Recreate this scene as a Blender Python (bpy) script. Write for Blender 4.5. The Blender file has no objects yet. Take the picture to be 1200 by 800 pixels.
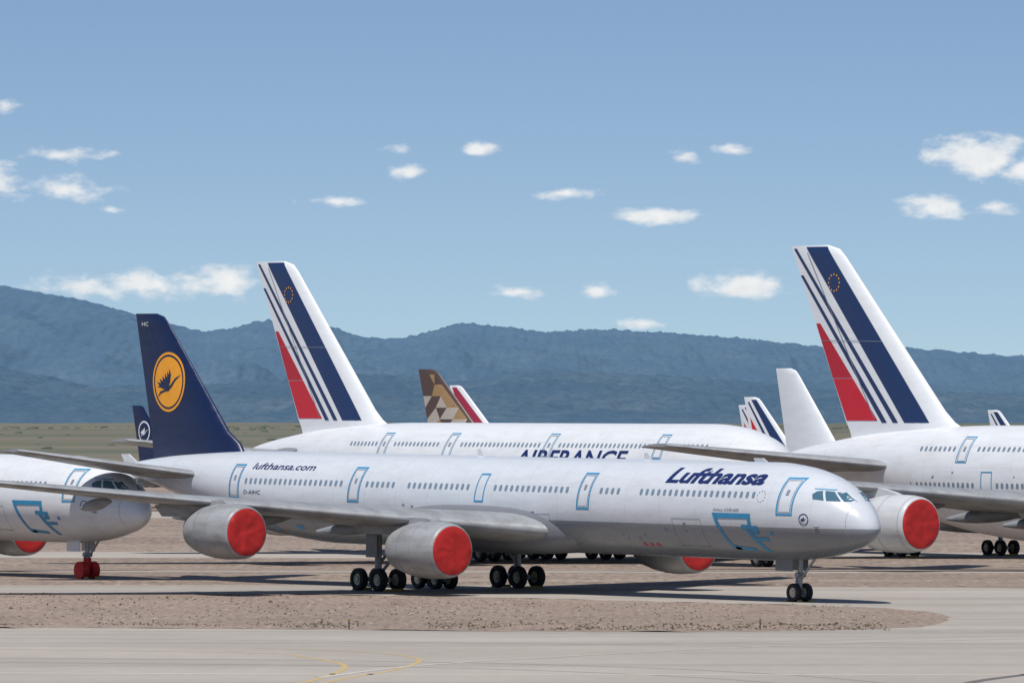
import bpy, bmesh, math, random
from mathutils import Vector, noise
random.seed(7)
rad = math.radians
scn = bpy.context.scene
scn.view_settings.view_transform = 'Standard'
scn.view_settings.look = 'None'
scn.view_settings.exposure = 0

# ------------------------------------------------------------------ materials
def newmat(name):
    m = bpy.data.materials.new(name); m.use_nodes = True
    nt = m.node_tree; b = nt.nodes['Principled BSDF']
    return m, nt, b

def N(nt, t, **kw):
    n = nt.nodes.new(t)
    for k, v in kw.items(): setattr(n, k, v)
    return n

def math_(nt, op, a, b=None, c=None, clamp=False):
    n = nt.nodes.new('ShaderNodeMath'); n.operation = op; n.use_clamp = clamp
    for i, v in enumerate((a, b, c)):
        if v is None: continue
        if isinstance(v, (int, float)): n.inputs[i].default_value = v
        else: nt.links.new(v, n.inputs[i])
    return n.outputs[0]

def vmath(nt, op, a, b=None):
    n = nt.nodes.new('ShaderNodeVectorMath'); n.operation = op
    for i, v in enumerate((a, b)):
        if v is None: continue
        if isinstance(v, tuple): n.inputs[i].default_value = v
        else: nt.links.new(v, n.inputs[i])
    return n.outputs[1] if op == 'LENGTH' else n.outputs[0]

def mix_(nt, f, a, b):
    n = nt.nodes.new('ShaderNodeMix'); n.data_type = 'RGBA'
    def s(i, v):
        if isinstance(v, (int, float)): n.inputs[i].default_value = v
        elif isinstance(v, tuple): n.inputs[i].default_value = (v[0], v[1], v[2], 1)
        else: nt.links.new(v, n.inputs[i])
    s(0, f); s(6, a); s(7, b)
    return n.outputs[2]

def flat(name, col, rough=.5):
    m, nt, b = newmat(name)
    tc = N(nt, 'ShaderNodeTexCoord')
    no = N(nt, 'ShaderNodeTexNoise'); no.inputs['Scale'].default_value = 3; no.inputs['Detail'].default_value = 2
    nt.links.new(tc.outputs['Object'], no.inputs['Vector'])
    nt.links.new(mix_(nt, no.outputs[0], tuple(k*.88 for k in col), tuple(k*1.1 for k in col)), b.inputs['Base Color'])
    b.inputs['Roughness'].default_value = rough
    return m

def paint(name, col, rough=.35, dirt=.12, low=None, zl=4.2, panels=False, metal=0):
    m, nt, b = newmat(name)
    tc = N(nt, 'ShaderNodeTexCoord')
    mp = N(nt, 'ShaderNodeMapping'); mp.inputs['Scale'].default_value = (.35, .8, 1.4)
    nt.links.new(tc.outputs['Object'], mp.inputs[0])
    no = N(nt, 'ShaderNodeTexNoise'); no.inputs['Scale'].default_value = 1.3; no.inputs['Detail'].default_value = 4
    no.inputs['Roughness'].default_value = .65
    nt.links.new(mp.outputs[0], no.inputs['Vector'])
    f = math_(nt, 'MULTIPLY', math_(nt, 'SUBTRACT', no.outputs[0], .42), 3.0, clamp=True)
    c = col
    sx = N(nt, 'ShaderNodeSeparateXYZ'); nt.links.new(tc.outputs['Object'], sx.inputs[0])
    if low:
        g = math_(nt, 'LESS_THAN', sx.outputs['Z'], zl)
        # belly shading painted into the low colour, darker towards the keel
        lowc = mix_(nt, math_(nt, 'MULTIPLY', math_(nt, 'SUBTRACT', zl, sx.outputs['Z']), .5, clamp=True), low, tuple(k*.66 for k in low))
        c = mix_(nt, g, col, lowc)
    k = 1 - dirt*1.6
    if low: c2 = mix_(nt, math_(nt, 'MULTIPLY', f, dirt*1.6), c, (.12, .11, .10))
    else: c2 = mix_(nt, f, col, (col[0]*k, col[1]*k*.99, col[2]*k*.965))
    if panels:
        fr = math_(nt, 'FRACT', math_(nt, 'DIVIDE', sx.outputs['X'], 3.18))
        l = math_(nt, 'LESS_THAN', fr, .014)
        z2 = math_(nt, 'FRACT', math_(nt, 'DIVIDE', sx.outputs['Z'], 1.55))
        l2 = math_(nt, 'LESS_THAN', z2, .016)
        lm = math_(nt, 'MULTIPLY', math_(nt, 'MAXIMUM', l, l2), .25)
        c2 = mix_(nt, lm, c2, (.25, .27, .3))
    nt.links.new(c2, b.inputs['Base Color'])
    r = math_(nt, 'MULTIPLY_ADD', f, .22, rough)
    nt.links.new(r, b.inputs['Roughness'])
    b.inputs['Metallic'].default_value = metal
    return m

WHITE = paint('white_paint', (.62, .635, .65), .33, .09, panels=True)
FINW = paint('fin_white', (.72, .735, .75), .35, .05)
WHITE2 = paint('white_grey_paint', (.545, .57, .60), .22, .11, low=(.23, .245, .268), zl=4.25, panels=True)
WINGM = paint('wing_grey', (.27, .28, .29), .45, .25)
FAIR = paint('fairing_grey', (.18, .19, .21), .45, .12)
NACM = paint('nacelle_grey', (.30, .305, .31), .38, .26, panels=True)
NACW = paint('nacelle_white', (.50, .51, .52), .38, .14, panels=True)
NAVY = paint('navy_paint', (.005, .013, .056), .3, .05)
NAVYT = flat('navy_letter', (.01, .02, .10), .4)
AFBLUE = flat('stripe_blue', (.012, .032, .105), .35)
AFRED = flat('stripe_red', (.56, .012, .03), .35)
AFRED2 = flat('stripe_red_dark', (.45, .01, .028), .35)
YEL = flat('logo_yellow', (.78, .32, .015), .4)
TAPE = flat('blue_tape', (.03, .23, .42), .5)
GLASS = flat('cabin_window', (.16, .22, .28), .15)
SHIELD = flat('cockpit_glass', (.06, .13, .18), .08)
COVER = paint('red_cover', (.52, .016, .014), .65, .2)
TYRE = flat('tyre_rubber', (.016, .016, .018), .8)
HUB = paint('wheel_hub', (.55, .50, .36), .45, .2)
METAL = paint('strut_metal', (.32, .33, .34), .4, .2, metal=.3)
DARK = flat('dark_bay', (.03, .032, .035), .7)
BROWN = flat('tail_brown', (.085, .055, .045), .4)
GOLD = flat('tail_gold', (.32, .20, .09), .4)
CREAM = flat('tail_cream', (.42, .37, .31), .4)
CRIM = flat('tail_crimson', (.34, .025, .06), .4)
GREYL = flat('grey_letter', (.2, .22, .26), .5)
SEAM = flat('seam_grey', (.32, .34, .37), .5)
CHOCK = flat('chock_yellow', (.30, .22, .06), .6)

# ------------------------------------------------------------------ mesh helpers
def V(a, l, z): return (-a, -l, z)

def part(name, vs, fs, m, par, smooth=True, sharp=40):
    me = bpy.data.meshes.new(name)
    me.from_pydata(vs, [], fs)
    bm = bmesh.new(); bm.from_mesh(me)
    bmesh.ops.remove_doubles(bm, verts=bm.verts, dist=1e-4)
    bmesh.ops.recalc_face_normals(bm, faces=bm.faces)
    bm.to_mesh(me); bm.free()
    me.materials.append(m)
    if smooth:
        me.polygons.foreach_set('use_smooth', [True] * len(me.polygons))
        me.set_sharp_from_angle(angle=rad(sharp))
    o = bpy.data.objects.new(name, me)
    scn.collection.objects.link(o)
    o.parent = par
    return o

def loft(rings, cap=True):
    vs = []; fs = []; n = len(rings[0])
    for r in rings: vs += r
    for i in range(len(rings) - 1):
        for j in range(n):
            k = (j + 1) % n
            fs.append((i*n+j, i*n+k, (i+1)*n+k, (i+1)*n+j))
    if cap:
        fs.append(tuple(range(n))); fs.append(tuple(range((len(rings)-1)*n, len(rings)*n)))
    return vs, fs

class Acc:
    def __init__(s): s.v = []; s.f = []
    def add(s, vf):
        o = len(s.v); s.v += vf[0]; s.f += [tuple(i+o for i in f) for f in vf[1]]

def hermite(xs, ys, x):
    n = len(xs)
    if x <= xs[0]: return ys[0]
    if x >= xs[-1]: return ys[-1]
    i = 0
    while xs[i+1] < x: i += 1
    def tan(k):
        if k == 0: return (ys[1]-ys[0])/(xs[1]-xs[0])
        if k == n-1: return (ys[-1]-ys[-2])/(xs[-1]-xs[-2])
        d0 = (ys[k]-ys[k-1])/(xs[k]-xs[k-1]); d1 = (ys[k+1]-ys[k])/(xs[k+1]-xs[k])
        if d0*d1 <= 0: return 0
        return 2*d0*d1/(d0+d1)
    h = xs[i+1]-xs[i]; t = (x-xs[i])/h
    return ((2*t**3-3*t**2+1)*ys[i] + (t**3-2*t**2+t)*h*tan(i) +
            (-2*t**3+3*t**2)*ys[i+1] + (t**3-t**2)*h*tan(i+1))

class Fus:
    def __init__(s, tab, zc):
        s.u = [math.sqrt(t[0]) for t in tab]; s.zc = zc; s.L = tab[-1][0]
        s.ry = [t[1] for t in tab]; s.tp = [t[2] for t in tab]; s.bt = [t[3] for t in tab]
    def at(s, a):
        u = math.sqrt(max(a, 0))
        ry = hermite(s.u, s.ry, u); tp = hermite(s.u, s.tp, u); bt = hermite(s.u, s.bt, u)
        return max(ry, .004), s.zc+(tp+bt)/2, max((tp-bt)/2, .004)
    def surf(s, a, z):
        ry, c, rz = s.at(a); t = (z-c)/rz
        return ry*math.sqrt(max(0, 1-t*t))
    def mesh(s, n=64):
        st = [10*(i/30)**2 for i in range(31)]
        a = 11.
        while a < s.L-.4:
            st.append(a); a += 1.0
        st += [s.L-.2, s.L]
        rings = []
        for a in st:
            ry, c, rz = s.at(a)
            rings.append([V(a, ry*math.cos(2*math.pi*j/n), c+rz*math.sin(2*math.pi*j/n)) for j in range(n)])
        return loft(rings)

def yt(x, t):
    x = min(max(x, 0), 1)
    return 5*t*(.2969*math.sqrt(x)-.126*x-.3516*x*x+.2843*x**3-.1015*x**4)
CH = [0, .004, .015, .035, .07, .12, .2, .3, .42, .55, .7, .85, 1.]

def wing(secs, side):
    rings = []
    for (lat, le, ch, z, t) in secs:
        up = [V(le+ch*c, side*lat, z+ch*(yt(c, t)*1.05+.02*math.sin(math.pi*c)) - c*ch*.03) for c in CH]
        lo = [V(le+ch*c, side*lat, z-ch*(yt(c, t)*.95-.02*math.sin(math.pi*c)) - c*ch*.03) for c in reversed(CH[1:-1])]
        rings.append(up+lo)
    return loft(rings)

def fin_mesh(secs):
    rings = []
    for (z, le, te, t) in secs:
        ch = te-le
        r = [V(le+ch*c, ch*yt(c, t), z) for c in CH] + [V(le+ch*c, -ch*yt(c, t), z) for c in reversed(CH[1:-1])]
        rings.append(r)
    return loft(rings)

def fin_surf(secs):
    def f(a, z):
        z = min(max(z, secs[0][0]), secs[-1][0])
        for i in range(len(secs)-1):
            s0, s1 = secs[i], secs[i+1]
            if s0[0] <= z <= s1[0]:
                k = (z-s0[0])/(s1[0]-s0[0])
                le = s0[1]+(s1[1]-s0[1])*k; te = s0[2]+(s1[2]-s0[2])*k; t = s0[3]+(s1[3]-s0[3])*k
                return (te-le)*yt((a-le)/(te-le), t)
        return 0
    return f

def project(bm, surf, m, par, name, sides, off, sx, sz):
    xs = [v.co.x for v in bm.verts]; zs = [v.co.y for v in bm.verts]
    if not xs: return
    def cut(lo, hi, step, nrm, mk):
        k = math.floor(lo/step)+1
        while k*step < hi:
            bmesh.ops.bisect_plane(bm, geom=bm.verts[:]+bm.edges[:]+bm.faces[:], plane_co=mk(k*step), plane_no=nrm)
            k += 1
    if sx: cut(min(xs), max(xs), sx, (1, 0, 0), lambda q: (q, 0, 0))
    if sz: cut(min(zs), max(zs), sz, (0, 1, 0), lambda q: (0, q, 0))
    bmesh.ops.triangulate(bm, faces=bm.faces)
    bm.verts.ensure_lookup_table()
    bm.verts.index_update()
    acc = Acc()
    for sd in sides:
        vs = [V(v.co.x, sd*(surf(v.co.x, v.co.y)+off), v.co.y) for v in bm.verts]
        fs = [tuple(v.index for v in f.verts) for f in bm.faces]
        acc.add((vs, fs))
    bm.free()
    part(name, acc.v, acc.f, m, par, smooth=True, sharp=60)

def decal(name, polys, surf, m, par, sides=(1, -1), off=.015, sx=1., sz=.25):
    bm = bmesh.new()
    for p in polys:
        vs = [bm.verts.new((q[0], q[1], 0)) for q in p]
        try: bm.faces.new(vs)
        except Exception: pass
    bmesh.ops.triangulate(bm, faces=bm.faces)
    project(bm, surf, m, par, name, sides, off, sx, sz)

def text(name, body, a_left, a_right, z0, z1, surf, m, par, shear=0., bold=0., off=.02):
    cu = bpy.data.curves.new('t', 'FONT'); cu.body = body; cu.offset = bold; cu.resolution_u = 3
    o = bpy.data.objects.new('t', cu); scn.collection.objects.link(o)
    bpy.context.view_layer.update()
    dg = bpy.context.evaluated_depsgraph_get()
    me = bpy.data.meshes.new_from_object(o.evaluated_get(dg))
    bm = bmesh.new(); bm.from_mesh(me)
    bpy.data.objects.remove(o); bpy.data.curves.remove(cu); bpy.data.meshes.remove(me)
    for v in bm.verts: v.co.x += shear*v.co.y
    xs = [v.co.x for v in bm.verts]; ys = [v.co.y for v in bm.verts]
    x0, x1, y0, y1 = min(xs), max(xs), min(ys), max(ys)
    for v in bm.verts:
        v.co.x = a_left + (a_right-a_left)*(v.co.x-x0)/(x1-x0)
        v.co.y = z0 + (z1-z0)*(v.co.y-y0)/(y1-y0)
        v.co.z = 0
    project(bm, surf, m, par, name, (1,), off, None, .12)

def frame(a0, a1, z0, z1, w):
    return [[(a0, z0), (a0+w, z0), (a0+w, z1), (a0, z1)], [(a1-w, z0), (a1, z0), (a1, z1), (a1-w, z1)],
            [(a0+w, z1-w), (a1-w, z1-w), (a1-w, z1), (a0+w, z1)], [(a0+w, z0), (a1-w, z0), (a1-w, z0+w), (a0+w, z0+w)]]

def rect(a, z, w, h): return [(a-w/2, z-h/2), (a+w/2, z-h/2), (a+w/2, z+h/2), (a-w/2, z+h/2)]
def rwin(a, z, w, h):
    c = .3
    return [(a-w/2, z-h*c), (a-w*c/1.2, z-h/2), (a+w*c/1.2, z-h/2), (a+w/2, z-h*c), (a+w/2, z+h*c), (a+w*c/1.2, z+h/2), (a-w*c/1.2, z+h/2), (a-w/2, z+h*c)]

def ring(a, z, r0, r1, n=40, sqx=1.):
    out = []
    for i in range(n):
        t0, t1 = 2*math.pi*i/n, 2*math.pi*(i+1)/n
        out.append([(a+r0*math.cos(t0), z+r0*math.sin(t0)), (a+r1*math.cos(t0), z+r1*math.sin(t0)),
                    (a+r1*math.cos(t1), z+r1*math.sin(t1)), (a+r0*math.cos(t1), z+r0*math.sin(t1))])
    return out
def disc(a, z, r, n=40): return [(a+r*math.cos(2*math.pi*i/n), z+r*math.sin(2*math.pi*i/n)) for i in range(n)]

def crane(ca, cz, k=1.):
    """slender flying crane, forward is towards smaller a"""
    P = [[(.1, -.34), (-.3, -.14), (-.7, .2), (-1.32, .44), (-.76, .08), (-.42, -.26), (-.05, -.52), (.3, -.54)],
         [(.1, -.40), (.3, -.54), (.8, -.66), (1.15, -.9), (.85, -.54)],
         [(.0, -.34), (-.22, .0), (-.3, .45), (-.12, .78), (-.1, .4), (.08, .62), (.1, .25), (.34, .5), (.32, .14), (.62, .34), (.56, .04), (.92, .18), (.78, -.08), (1.2, .0), (.9, -.22), (1.2, -.26), (.7, -.34), (.3, -.45)]]
    return [[(ca+x*k, cz+z*k) for x, z in p] for p in P]

def revolve_a(prof, lat, z, a0, n=40, cap=False):
    rings = [[V(a0+a, lat+r*math.cos(2*math.pi*j/n), z+r*math.sin(2*math.pi*j/n)) for j in range(n)] for a, r in prof]
    return loft(rings, cap)

def cyl(p, q, r, n=12):
    p = Vector(p); q = Vector(q); d = (q-p).normalized()
    u = d.orthogonal().normalized(); w = d.cross(u)
    return loft([[tuple(c+u*r*math.cos(2*math.pi*j/n)+w*r*math.sin(2*math.pi*j/n)) for j in range(n)] for c in (p, q)])

def box(c, s):
    x, y, z = c; a, b, d = (k/2 for k in s)
    vs = [(x+i*a, y+j*b, z+k*d) for i in (-1, 1) for j in (-1, 1) for k in (-1, 1)]
    return vs, [(0, 1, 3, 2), (4, 6, 7, 5), (0, 4, 5, 1), (2, 3, 7, 6), (0, 2, 6, 4), (1, 5, 7, 3)]

def prism(poly, lat, w):
    n = len(poly)
    vs = [V(a, lat-w, z) for a, z in poly]+[V(a, lat+w, z) for a, z in poly]
    return vs, [tuple(range(n)), tuple(range(n, 2*n))]+[(i, (i+1) % n, n+(i+1) % n, n+i) for i in range(n)]

def wheel(a, lat, z, r, w, tyre, hub, n=24):
    prof = [(-w*.3, r*.52), (-w*.5, r*.62), (-w*.5, r*.86), (-w*.36, r*.97), (0, r), (w*.36, r*.97), (w*.5, r*.86), (w*.5, r*.62), (w*.3, r*.52)]
    rings = [[V(a+q*math.cos(2*math.pi*j/n), lat+l, z+q*math.sin(2*math.pi*j/n)) for j in range(n)] for l, q in prof]
    tyre.add(loft(rings, False))
    prof = [(-w*.3, r*.53), (-w*.2, r*.3), (-w*.42, r*.2), (-w*.42, .01), (w*.42, .01), (w*.42, r*.2), (w*.2, r*.3), (w*.3, r*.53)]
    rings = [[V(a+q*math.cos(2*math.pi*j/n), lat+l, z+q*math.sin(2*math.pi*j/n)) for j in range(n)] for l, q in prof]
    hub.add(loft(rings, False))

def bogie(a, lat, zg, r, w, wb, tr, top, met, tyre, hub, rows=2):
    zc = zg+r
    offs = [-wb/2, wb/2] if rows == 2 else [-wb, 0, wb]
    for da in offs:
        for dl in (-tr/2, tr/2): wheel(a+da, lat+dl, zc, r, w, tyre, hub)
        met.add(cyl(V(a+da, lat-tr/2, zc), V(a+da, lat+tr/2, zc), .1))
    met.add(cyl(V(a+offs[0]-.1, lat, zc), V(a+offs[-1]+.1, lat, zc), .17))
    met.add(cyl(V(a, lat, zc), V(a, lat, top), .22))
    met.add(cyl(V(a, lat, zc+.2), V(a-1.6, lat*.7, top), .1))
    met.add(cyl(V(a, lat, zc+.9), V(a+.2, lat*.55, top), .1))

def engine(E, lat, z, a0, r, covers, m, par, le, zw, ln=5.6):
    k = r/1.5
    prof = [(.25, 1.30), (.06, 1.38), (0, 1.45), (.05, 1.52), (.2, 1.58), (.7, 1.66), (1.8, 1.70), (2.8, 1.66), (3.8, 1.52), (4.7, 1.30), (5.0, 1.20), (4.9, 1.12), (4.2, 1.1)]
    q = [(a*k*ln/5.6, rr*k) for a, rr in prof]
    part('engine_nacelle', *revolve_a(q, lat, z, a0), m, par)
    q = [(a*k*ln/5.6, rr*k) for a, rr in [(4.2, 1.0), (5.0, .85), (5.6, .62), (5.65, .4), (6.4, .05)]]
    part('engine_exhaust', *revolve_a(q, lat, z, a0), METAL, par)
    jt = Acc()
    for aa, hh in ((.30, .03), (2.05, .03), (3.4, .03)):
        rr = hermite([p[0] for p in prof[2:11]], [p[1] for p in prof[2:11]], aa)
        rr2 = hermite([p[0] for p in prof[2:11]], [p[1] for p in prof[2:11]], aa+hh)
        jt.add(revolve_a([(aa*k, rr*k+.004), (aa*k, rr*k+.012), ((aa+hh)*k, rr2*k+.012), ((aa+hh)*k, rr2*k+.004)], lat, z, a0))
    part('cowl_joints', jt.v, jt.f, SEAM, par)
    if covers:
        # tarpaulin cover with slack folds
        rings = []
        for a, rr in [(.16, 1.40), (.03, 1.435), (-.03, 1.40), (-.05, 1.2), (-.05, 1.0), (-.045, .8), (-.04, .6), (-.05, .4), (-.05, .2), (-.05, .004)]:
            rg = []
            for j in range(48):
                th = 2*math.pi*j/48
                w = .022*noise.noise((rr*2.5*math.cos(th)+lat, rr*2.5*math.sin(th), 1))*(1 if rr < 1.38 else 0)*2
                rg.append(V(a0+a*1+w-.03*(rr < 1.38), lat+rr*k*math.cos(th), z+rr*k*math.sin(th)))
            rings.append(rg)
        part('intake_cover', *loft(rings, False), COVER, par)
    else:
        part('intake_fan', *revolve_a([(.5, 1.35*k), (.5, .4*k), (.1, .004)], lat, z, a0), DARK, par)
    top = z+1.6*k
    part('engine_pylon', *prism([(a0+1.2*k, top-.1), (a0+2.2*k, top+.25), (le+.6, zw+.15), (le+6.0, zw-.25), (le+5.2, zw-.9), (a0+5.0*k, z+.8*k), (a0+2.5*k, z+1.2*k)], lat, .2*k), m, par, smooth=False)

def empty(name, X, D, theta, sc=1., pitch=0., ref=(0, 0), gz=0.):
    e = bpy.data.objects.new(name, None); scn.collection.objects.link(e)
    t = rad(theta); f = Vector((math.sin(t), -math.cos(t))); s = Vector((-math.cos(t), -math.sin(t)))
    p = Vector((X, D))+f*ref[0]*sc-s*ref[1]*sc
    e.location = (p.x, p.y, gz)
    e.rotation_euler = (0, pitch, t-math.pi/2)
    e.scale = (sc, sc, sc)
    e.empty_display_size = 2
    return e

def fairing(par, a0, a1, w, zc, h, m):
    rings = []
    for i in range(25):
        t = i/24; q = max(1-abs(2*t-1)**3, 0)**.5+.01
        a = a0+(a1-a0)*t
        r = []
        for j in range(32):
            th = 2*math.pi*j/32; c, s = math.cos(th), math.sin(th)
            r.append(V(a, w*q*math.copysign(abs(c)**.7, c), zc+h*q*math.copysign(abs(s)**.7, s)))
        rings.append(r)
    part('belly_fairing', *loft(rings), m, par)

# ------------------------------------------------------------------ single deck airliner (long four engined / short twin)
def airliner(name, X, D, theta, sc=1., pitch=0., ref=(0, 0), gz=0., short=False, livery='crane', detail=True, fus_m=None, fin_m=None, covers=True, redgear=False, engines=True):
    e = empty(name, X, D, theta, sc, pitch, ref, gz)
    ts = -14. if short else 0.; ws = -8. if short else 0.
    R = 2.82; zc = 5.08
    tab = [(0, 0, -.88, -.88), (.3, .62, -.2, -1.42), (1., 1.16, .55, -1.80), (2., 1.74, 1.27, -2.1), (3., 2.13, 1.81, -2.33), (4.5, 2.5, 2.32, -2.58), (6., 2.71, 2.62, -2.73), (8.5, R, R, -R),
           (50+ts, R, R, -R), (56+ts, 2.72, 2.82, -2.4), (62+ts, 2.2, 2.74, -1.35), (67+ts, 1.5, 2.5, -.25), (71+ts, .85, 2.15, .65), (73.6+ts, .4, 1.8, 1.15), (74.3+ts, .12, 1.62, 1.4)]
    F = Fus(tab, zc)
    fm = fus_m or WHITE
    part('fuselage', *F.mesh(), fm, e)
    # wings
    def zw(l): return 3.6+(l-2.8)*.098
    def le(l): return 26.5+ws+(l-2.8)*.65
    for sd in (1, -1):
        secs = [(1.0, 25.0+ws, 16., 3.55, .13), (2.8, 26.5+ws, 13.8, zw(2.8), .13), (9.6, le(9.6), 10.6, zw(9.6), .11), (20, le(20), 6.3, zw(20)+.02, .10), (30.2, le(30.2), 3.3, zw(30.2)+.1, .1), (31.7, le(31.7)+.4, 2.3, zw(31.7)+.15, .09)]
        part('wing', *wing(secs, sd), WINGM, e)
        part('winglet', *prism([(le(31.7)+.6, zw(31.7)+.1), (le(31.7)+2.6, zw(31.7)+.1), (le(31.7)+3.2, zw(31.7)+1.), (le(31.7)+2.3, zw(31.7)+1.)], sd*31.75, .06), fm, e, smooth=False)
        ft = Acc()
        for l in (7.5, 13., 17., 23.):
            ch = 10.6-(l-9.6)*.41
            a0 = le(l)+ch*.55
            rings = []
            for i in range(9):
                t = i/8; q = math.sin(math.pi*min(max(t, .03), .97))**.6
                rings.append([V(a0+ch*.62*t, sd*l+.25*q*math.cos(2*math.pi*j/10), zw(l)-.35-.45*t+.38*q*math.sin(2*math.pi*j/10)) for j in range(10)])
            ft.add(loft(rings))
        part('flap_track_fairings', ft.v, ft.f, WINGM, e)
        part('tailplane', *wing([(.6, 62.6+ts, 6.8, 6.15, .1), (1.4, 63.2+ts, 6.3, 6.25, .1), (10.6, 69.7+ts, 2.9, 7.75, .09), (10.95, 70.2+ts, 2.2, 7.8, .08)], sd), WINGM, e)
        if not engines: pass
        elif short:
            engine(e, sd*9.4, 2.75, 26.6+ws, 1.5, covers, NACM, e, le(9.4), zw(9.4))
        else:
            engine(e, sd*9.37, 2.5, 27., 1.5, covers, NACM, e, le(9.37), zw(9.37))
            engine(e, sd*19.2, 3.55, 34., 1.45, covers, NACM, e, le(19.2), zw(19.2))
    fairing(e, 22.5+ws, 45+ws, 3.15, 3.85, 1.75, FAIR if fus_m is WHITE2 else fm)
    # fin
    secs = [(6.8, 60.2+ts, 70.8+ts, .1), (8.3, 61.3+ts, 71.05+ts, .1), (9.1, 62.6+ts, 71.2+ts, .1), (16.0, 69.3+ts, 72.85+ts, .09), (16.4, 69.8+ts, 72.95+ts, .08), (16.6, 70.6+ts, 73.+ts, .06)]
    part('tail_fin', *fin_mesh(secs), fin_m or NAVY, e)
    S = fin_surf(secs)
    t = ts
    if livery == 'crane':
        ca, cz = 68.95+t, 12.2
        decal('fin_emblem', [disc(ca, cz, 1.62)] + ring(ca, cz, 1.76, 1.92), S, YEL, e, off=.02, sx=.5, sz=.5)
        decal('fin_crane', crane(ca, cz, 1.12), S, NAVY, e, off=.04, sx=.5, sz=.5)
        decal('rudder_line', [[(67.6, 8.7), (67.66, 8.7), (71.66, 16.2), (71.6, 16.2)]], S, flat('rudder_gap', (.03, .04, .1)), e, off=.012, sx=.5, sz=.5)
    elif livery == 'ring':
        ca, cz = 69.3+t, 12.35
        decal('fin_emblem', ring(ca, cz, 1.5, 1.75), S, FINW, e, off=.02, sx=.5, sz=.5)
        decal('fin_crane', crane(ca, cz, .95), S, FINW, e, off=.035, sx=.5, sz=.5)
    elif livery == 'facets':
        pl = {0: [], 1: [], 2: []}
        rr = random.Random(3)
        zs = [8.6, 10.1, 11.6, 13.1, 14.6, 15.9]
        def row(i):
            z = zs[i]; l = 61.6+(z-8.3)*1.02+.15+ (.5 if z > 9 else 0); r = 71.0+(z-8.3)*.23
            return [(l+(r-l)*k/3+t, z) for k in range(4)]
        for i in range(5):
            A, B = row(i), row(i+1)
            for k in range(3):
                pl[rr.randrange(3) if i < 4 else 0].append([A[k], A[k+1], B[k]]); pl[rr.randrange(3) if i < 3 else rr.randrange(2)].append([A[k+1], B[k+1], B[k]])
        for k, m in ((0, BROWN), (1, GOLD), (2, CREAM)): decal('fin_facets', pl[k], S, m, e, off=.02)
    elif livery == 'crimson':
        decal('fin_stripe', [[(63.6+t, 8.9), (67.2+t, 8.9), (71.6+t, 14.8), (72.2+t, 16.2), (71.0+t, 16.2)]], S, CRIM, e, off=.03, sx=.5)
        decal('fin_stripe', [[(68.6+t, 8.9), (70.6+t, 8.9), (71.9+t, 13.6)]], S, CRIM, e, off=.03, sx=.5)
    elif livery == 'stripes':
        decal('fin_stripe', [[(63.4+t, 8.9), (65.6+t, 8.9), (71.3+t, 16.2), (70.2+t, 16.2)], [(66.3+t, 8.9), (67.+t, 8.9), (72.1+t, 15.8), (71.8+t, 15.9)]], S, AFBLUE, e, off=.03, sx=.5)
        decal('fin_stripe', [[(67.8+t, 8.9), (70.5+t, 8.9), (71.6+t, 13.6)]], S, AFRED, e, off=.03, sx=.5)
    # cabin
    sf = F.surf
    if detail:
        doors = [5.0, 23., 45.6+(-10 if short else 0), 58.5+ts]
        wins = []
        a = 7.6
        while a < 57.5+ts:
            if all(abs(a-d) > 1.15 for d in doors+[33.]) and not (18.2 < a < 19.4) and not (40.5 < a < 41.6):
                wins.append(rwin(a, 6.07, .25, .36))
            a += .533
        decal('cabin_windows', wins, sf, GLASS, e, sx=None, sz=None)
        tp = []
        for i, d in enumerate(doors):
            w = .60; tp += frame(d-w, d+w, 4.95, 7.1, .10)
        tp += frame(33-.45, 33+.45, 5.2, 6.9, .09)
        decal('door_tape', tp, sf, TAPE, e, off=.02)
        dl = []
        for d in doors:
            dl += frame(d-.45, d+.45, 5.12, 6.95, .035); dl.append(rect(d, 6.25, .2, .3))
        decal('door_seams', dl, sf, GREYL, e, off=.025)
        tb = [[(11.1, 5.0), (10.8, 5.0), (9.9, 2.9), (10.2, 2.9)], [(10.8, 5.0), (8.0, 5.0), (8.0, 4.7), (10.8, 4.7)], [(8.0, 5.0), (7.7, 5.0), (7.7, 4.1), (8.0, 4.1)],
              [(10.0, 3.15), (8.2, 3.0), (8.2, 2.84), (10.0, 2.9)], [(8.6, 4.35), (8.0, 4.35), (8.0, 4.1), (8.6, 4.1)], [(8.3, 4.08), (7.9, 4.08), (7.0, 2.8), (7.4, 2.8)], [(7.55, 3.65), (6.6, 3.65), (6.6, 3.45), (7.55, 3.45)], [(7.7, 4.3), (7.2, 4.3), (7.2, 3.8), (7.7, 3.8)],
              rect(6.2, 3.9, .25, .2), rect(57.5+ts, 3.6, .5, .5), rect(55+ts, 3.3, .3, .6), rect(52+ts, 3.25, .7, .25), rect(60+ts, 4.0, .25, .7), rect(50.5+ts, 4.2, .2, .3)]
        decal('masking_tape', tb, sf, TAPE, e, off=.022)
        spots = [rect(random.uniform(12, 56+ts), random.uniform(3.1, 4.9), random.uniform(.1, .3), random.uniform(.06, .2)) for _ in range(26)]
        decal('service_panels', spots, sf, GREYL, e, off=.018)
        sm = []
        for a0 in (13.5, 27.5, 38.5, 49.): 
            if a0 < 49+ts+1: sm += frame(a0-1.3, a0+1.3, 3.0, 4.6, .03)
        decal('cargo_door_seams', sm, sf, GREYL, e, off=.012)
        panes = [[(1.22, 5.78), (1.62, 5.78), (2.3, 6.31), (2.0, 6.3)], [(1.73, 5.78), (2.45, 5.82), (2.84, 6.38), (2.4, 6.33)], [(2.58, 5.84), (3.25, 5.91), (3.4, 6.17), (3.25, 6.35), (2.96, 6.38)]]
        decal('cockpit_windows', panes, sf, SHIELD, e, off=.02, sx=.2, sz=.12)
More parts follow.
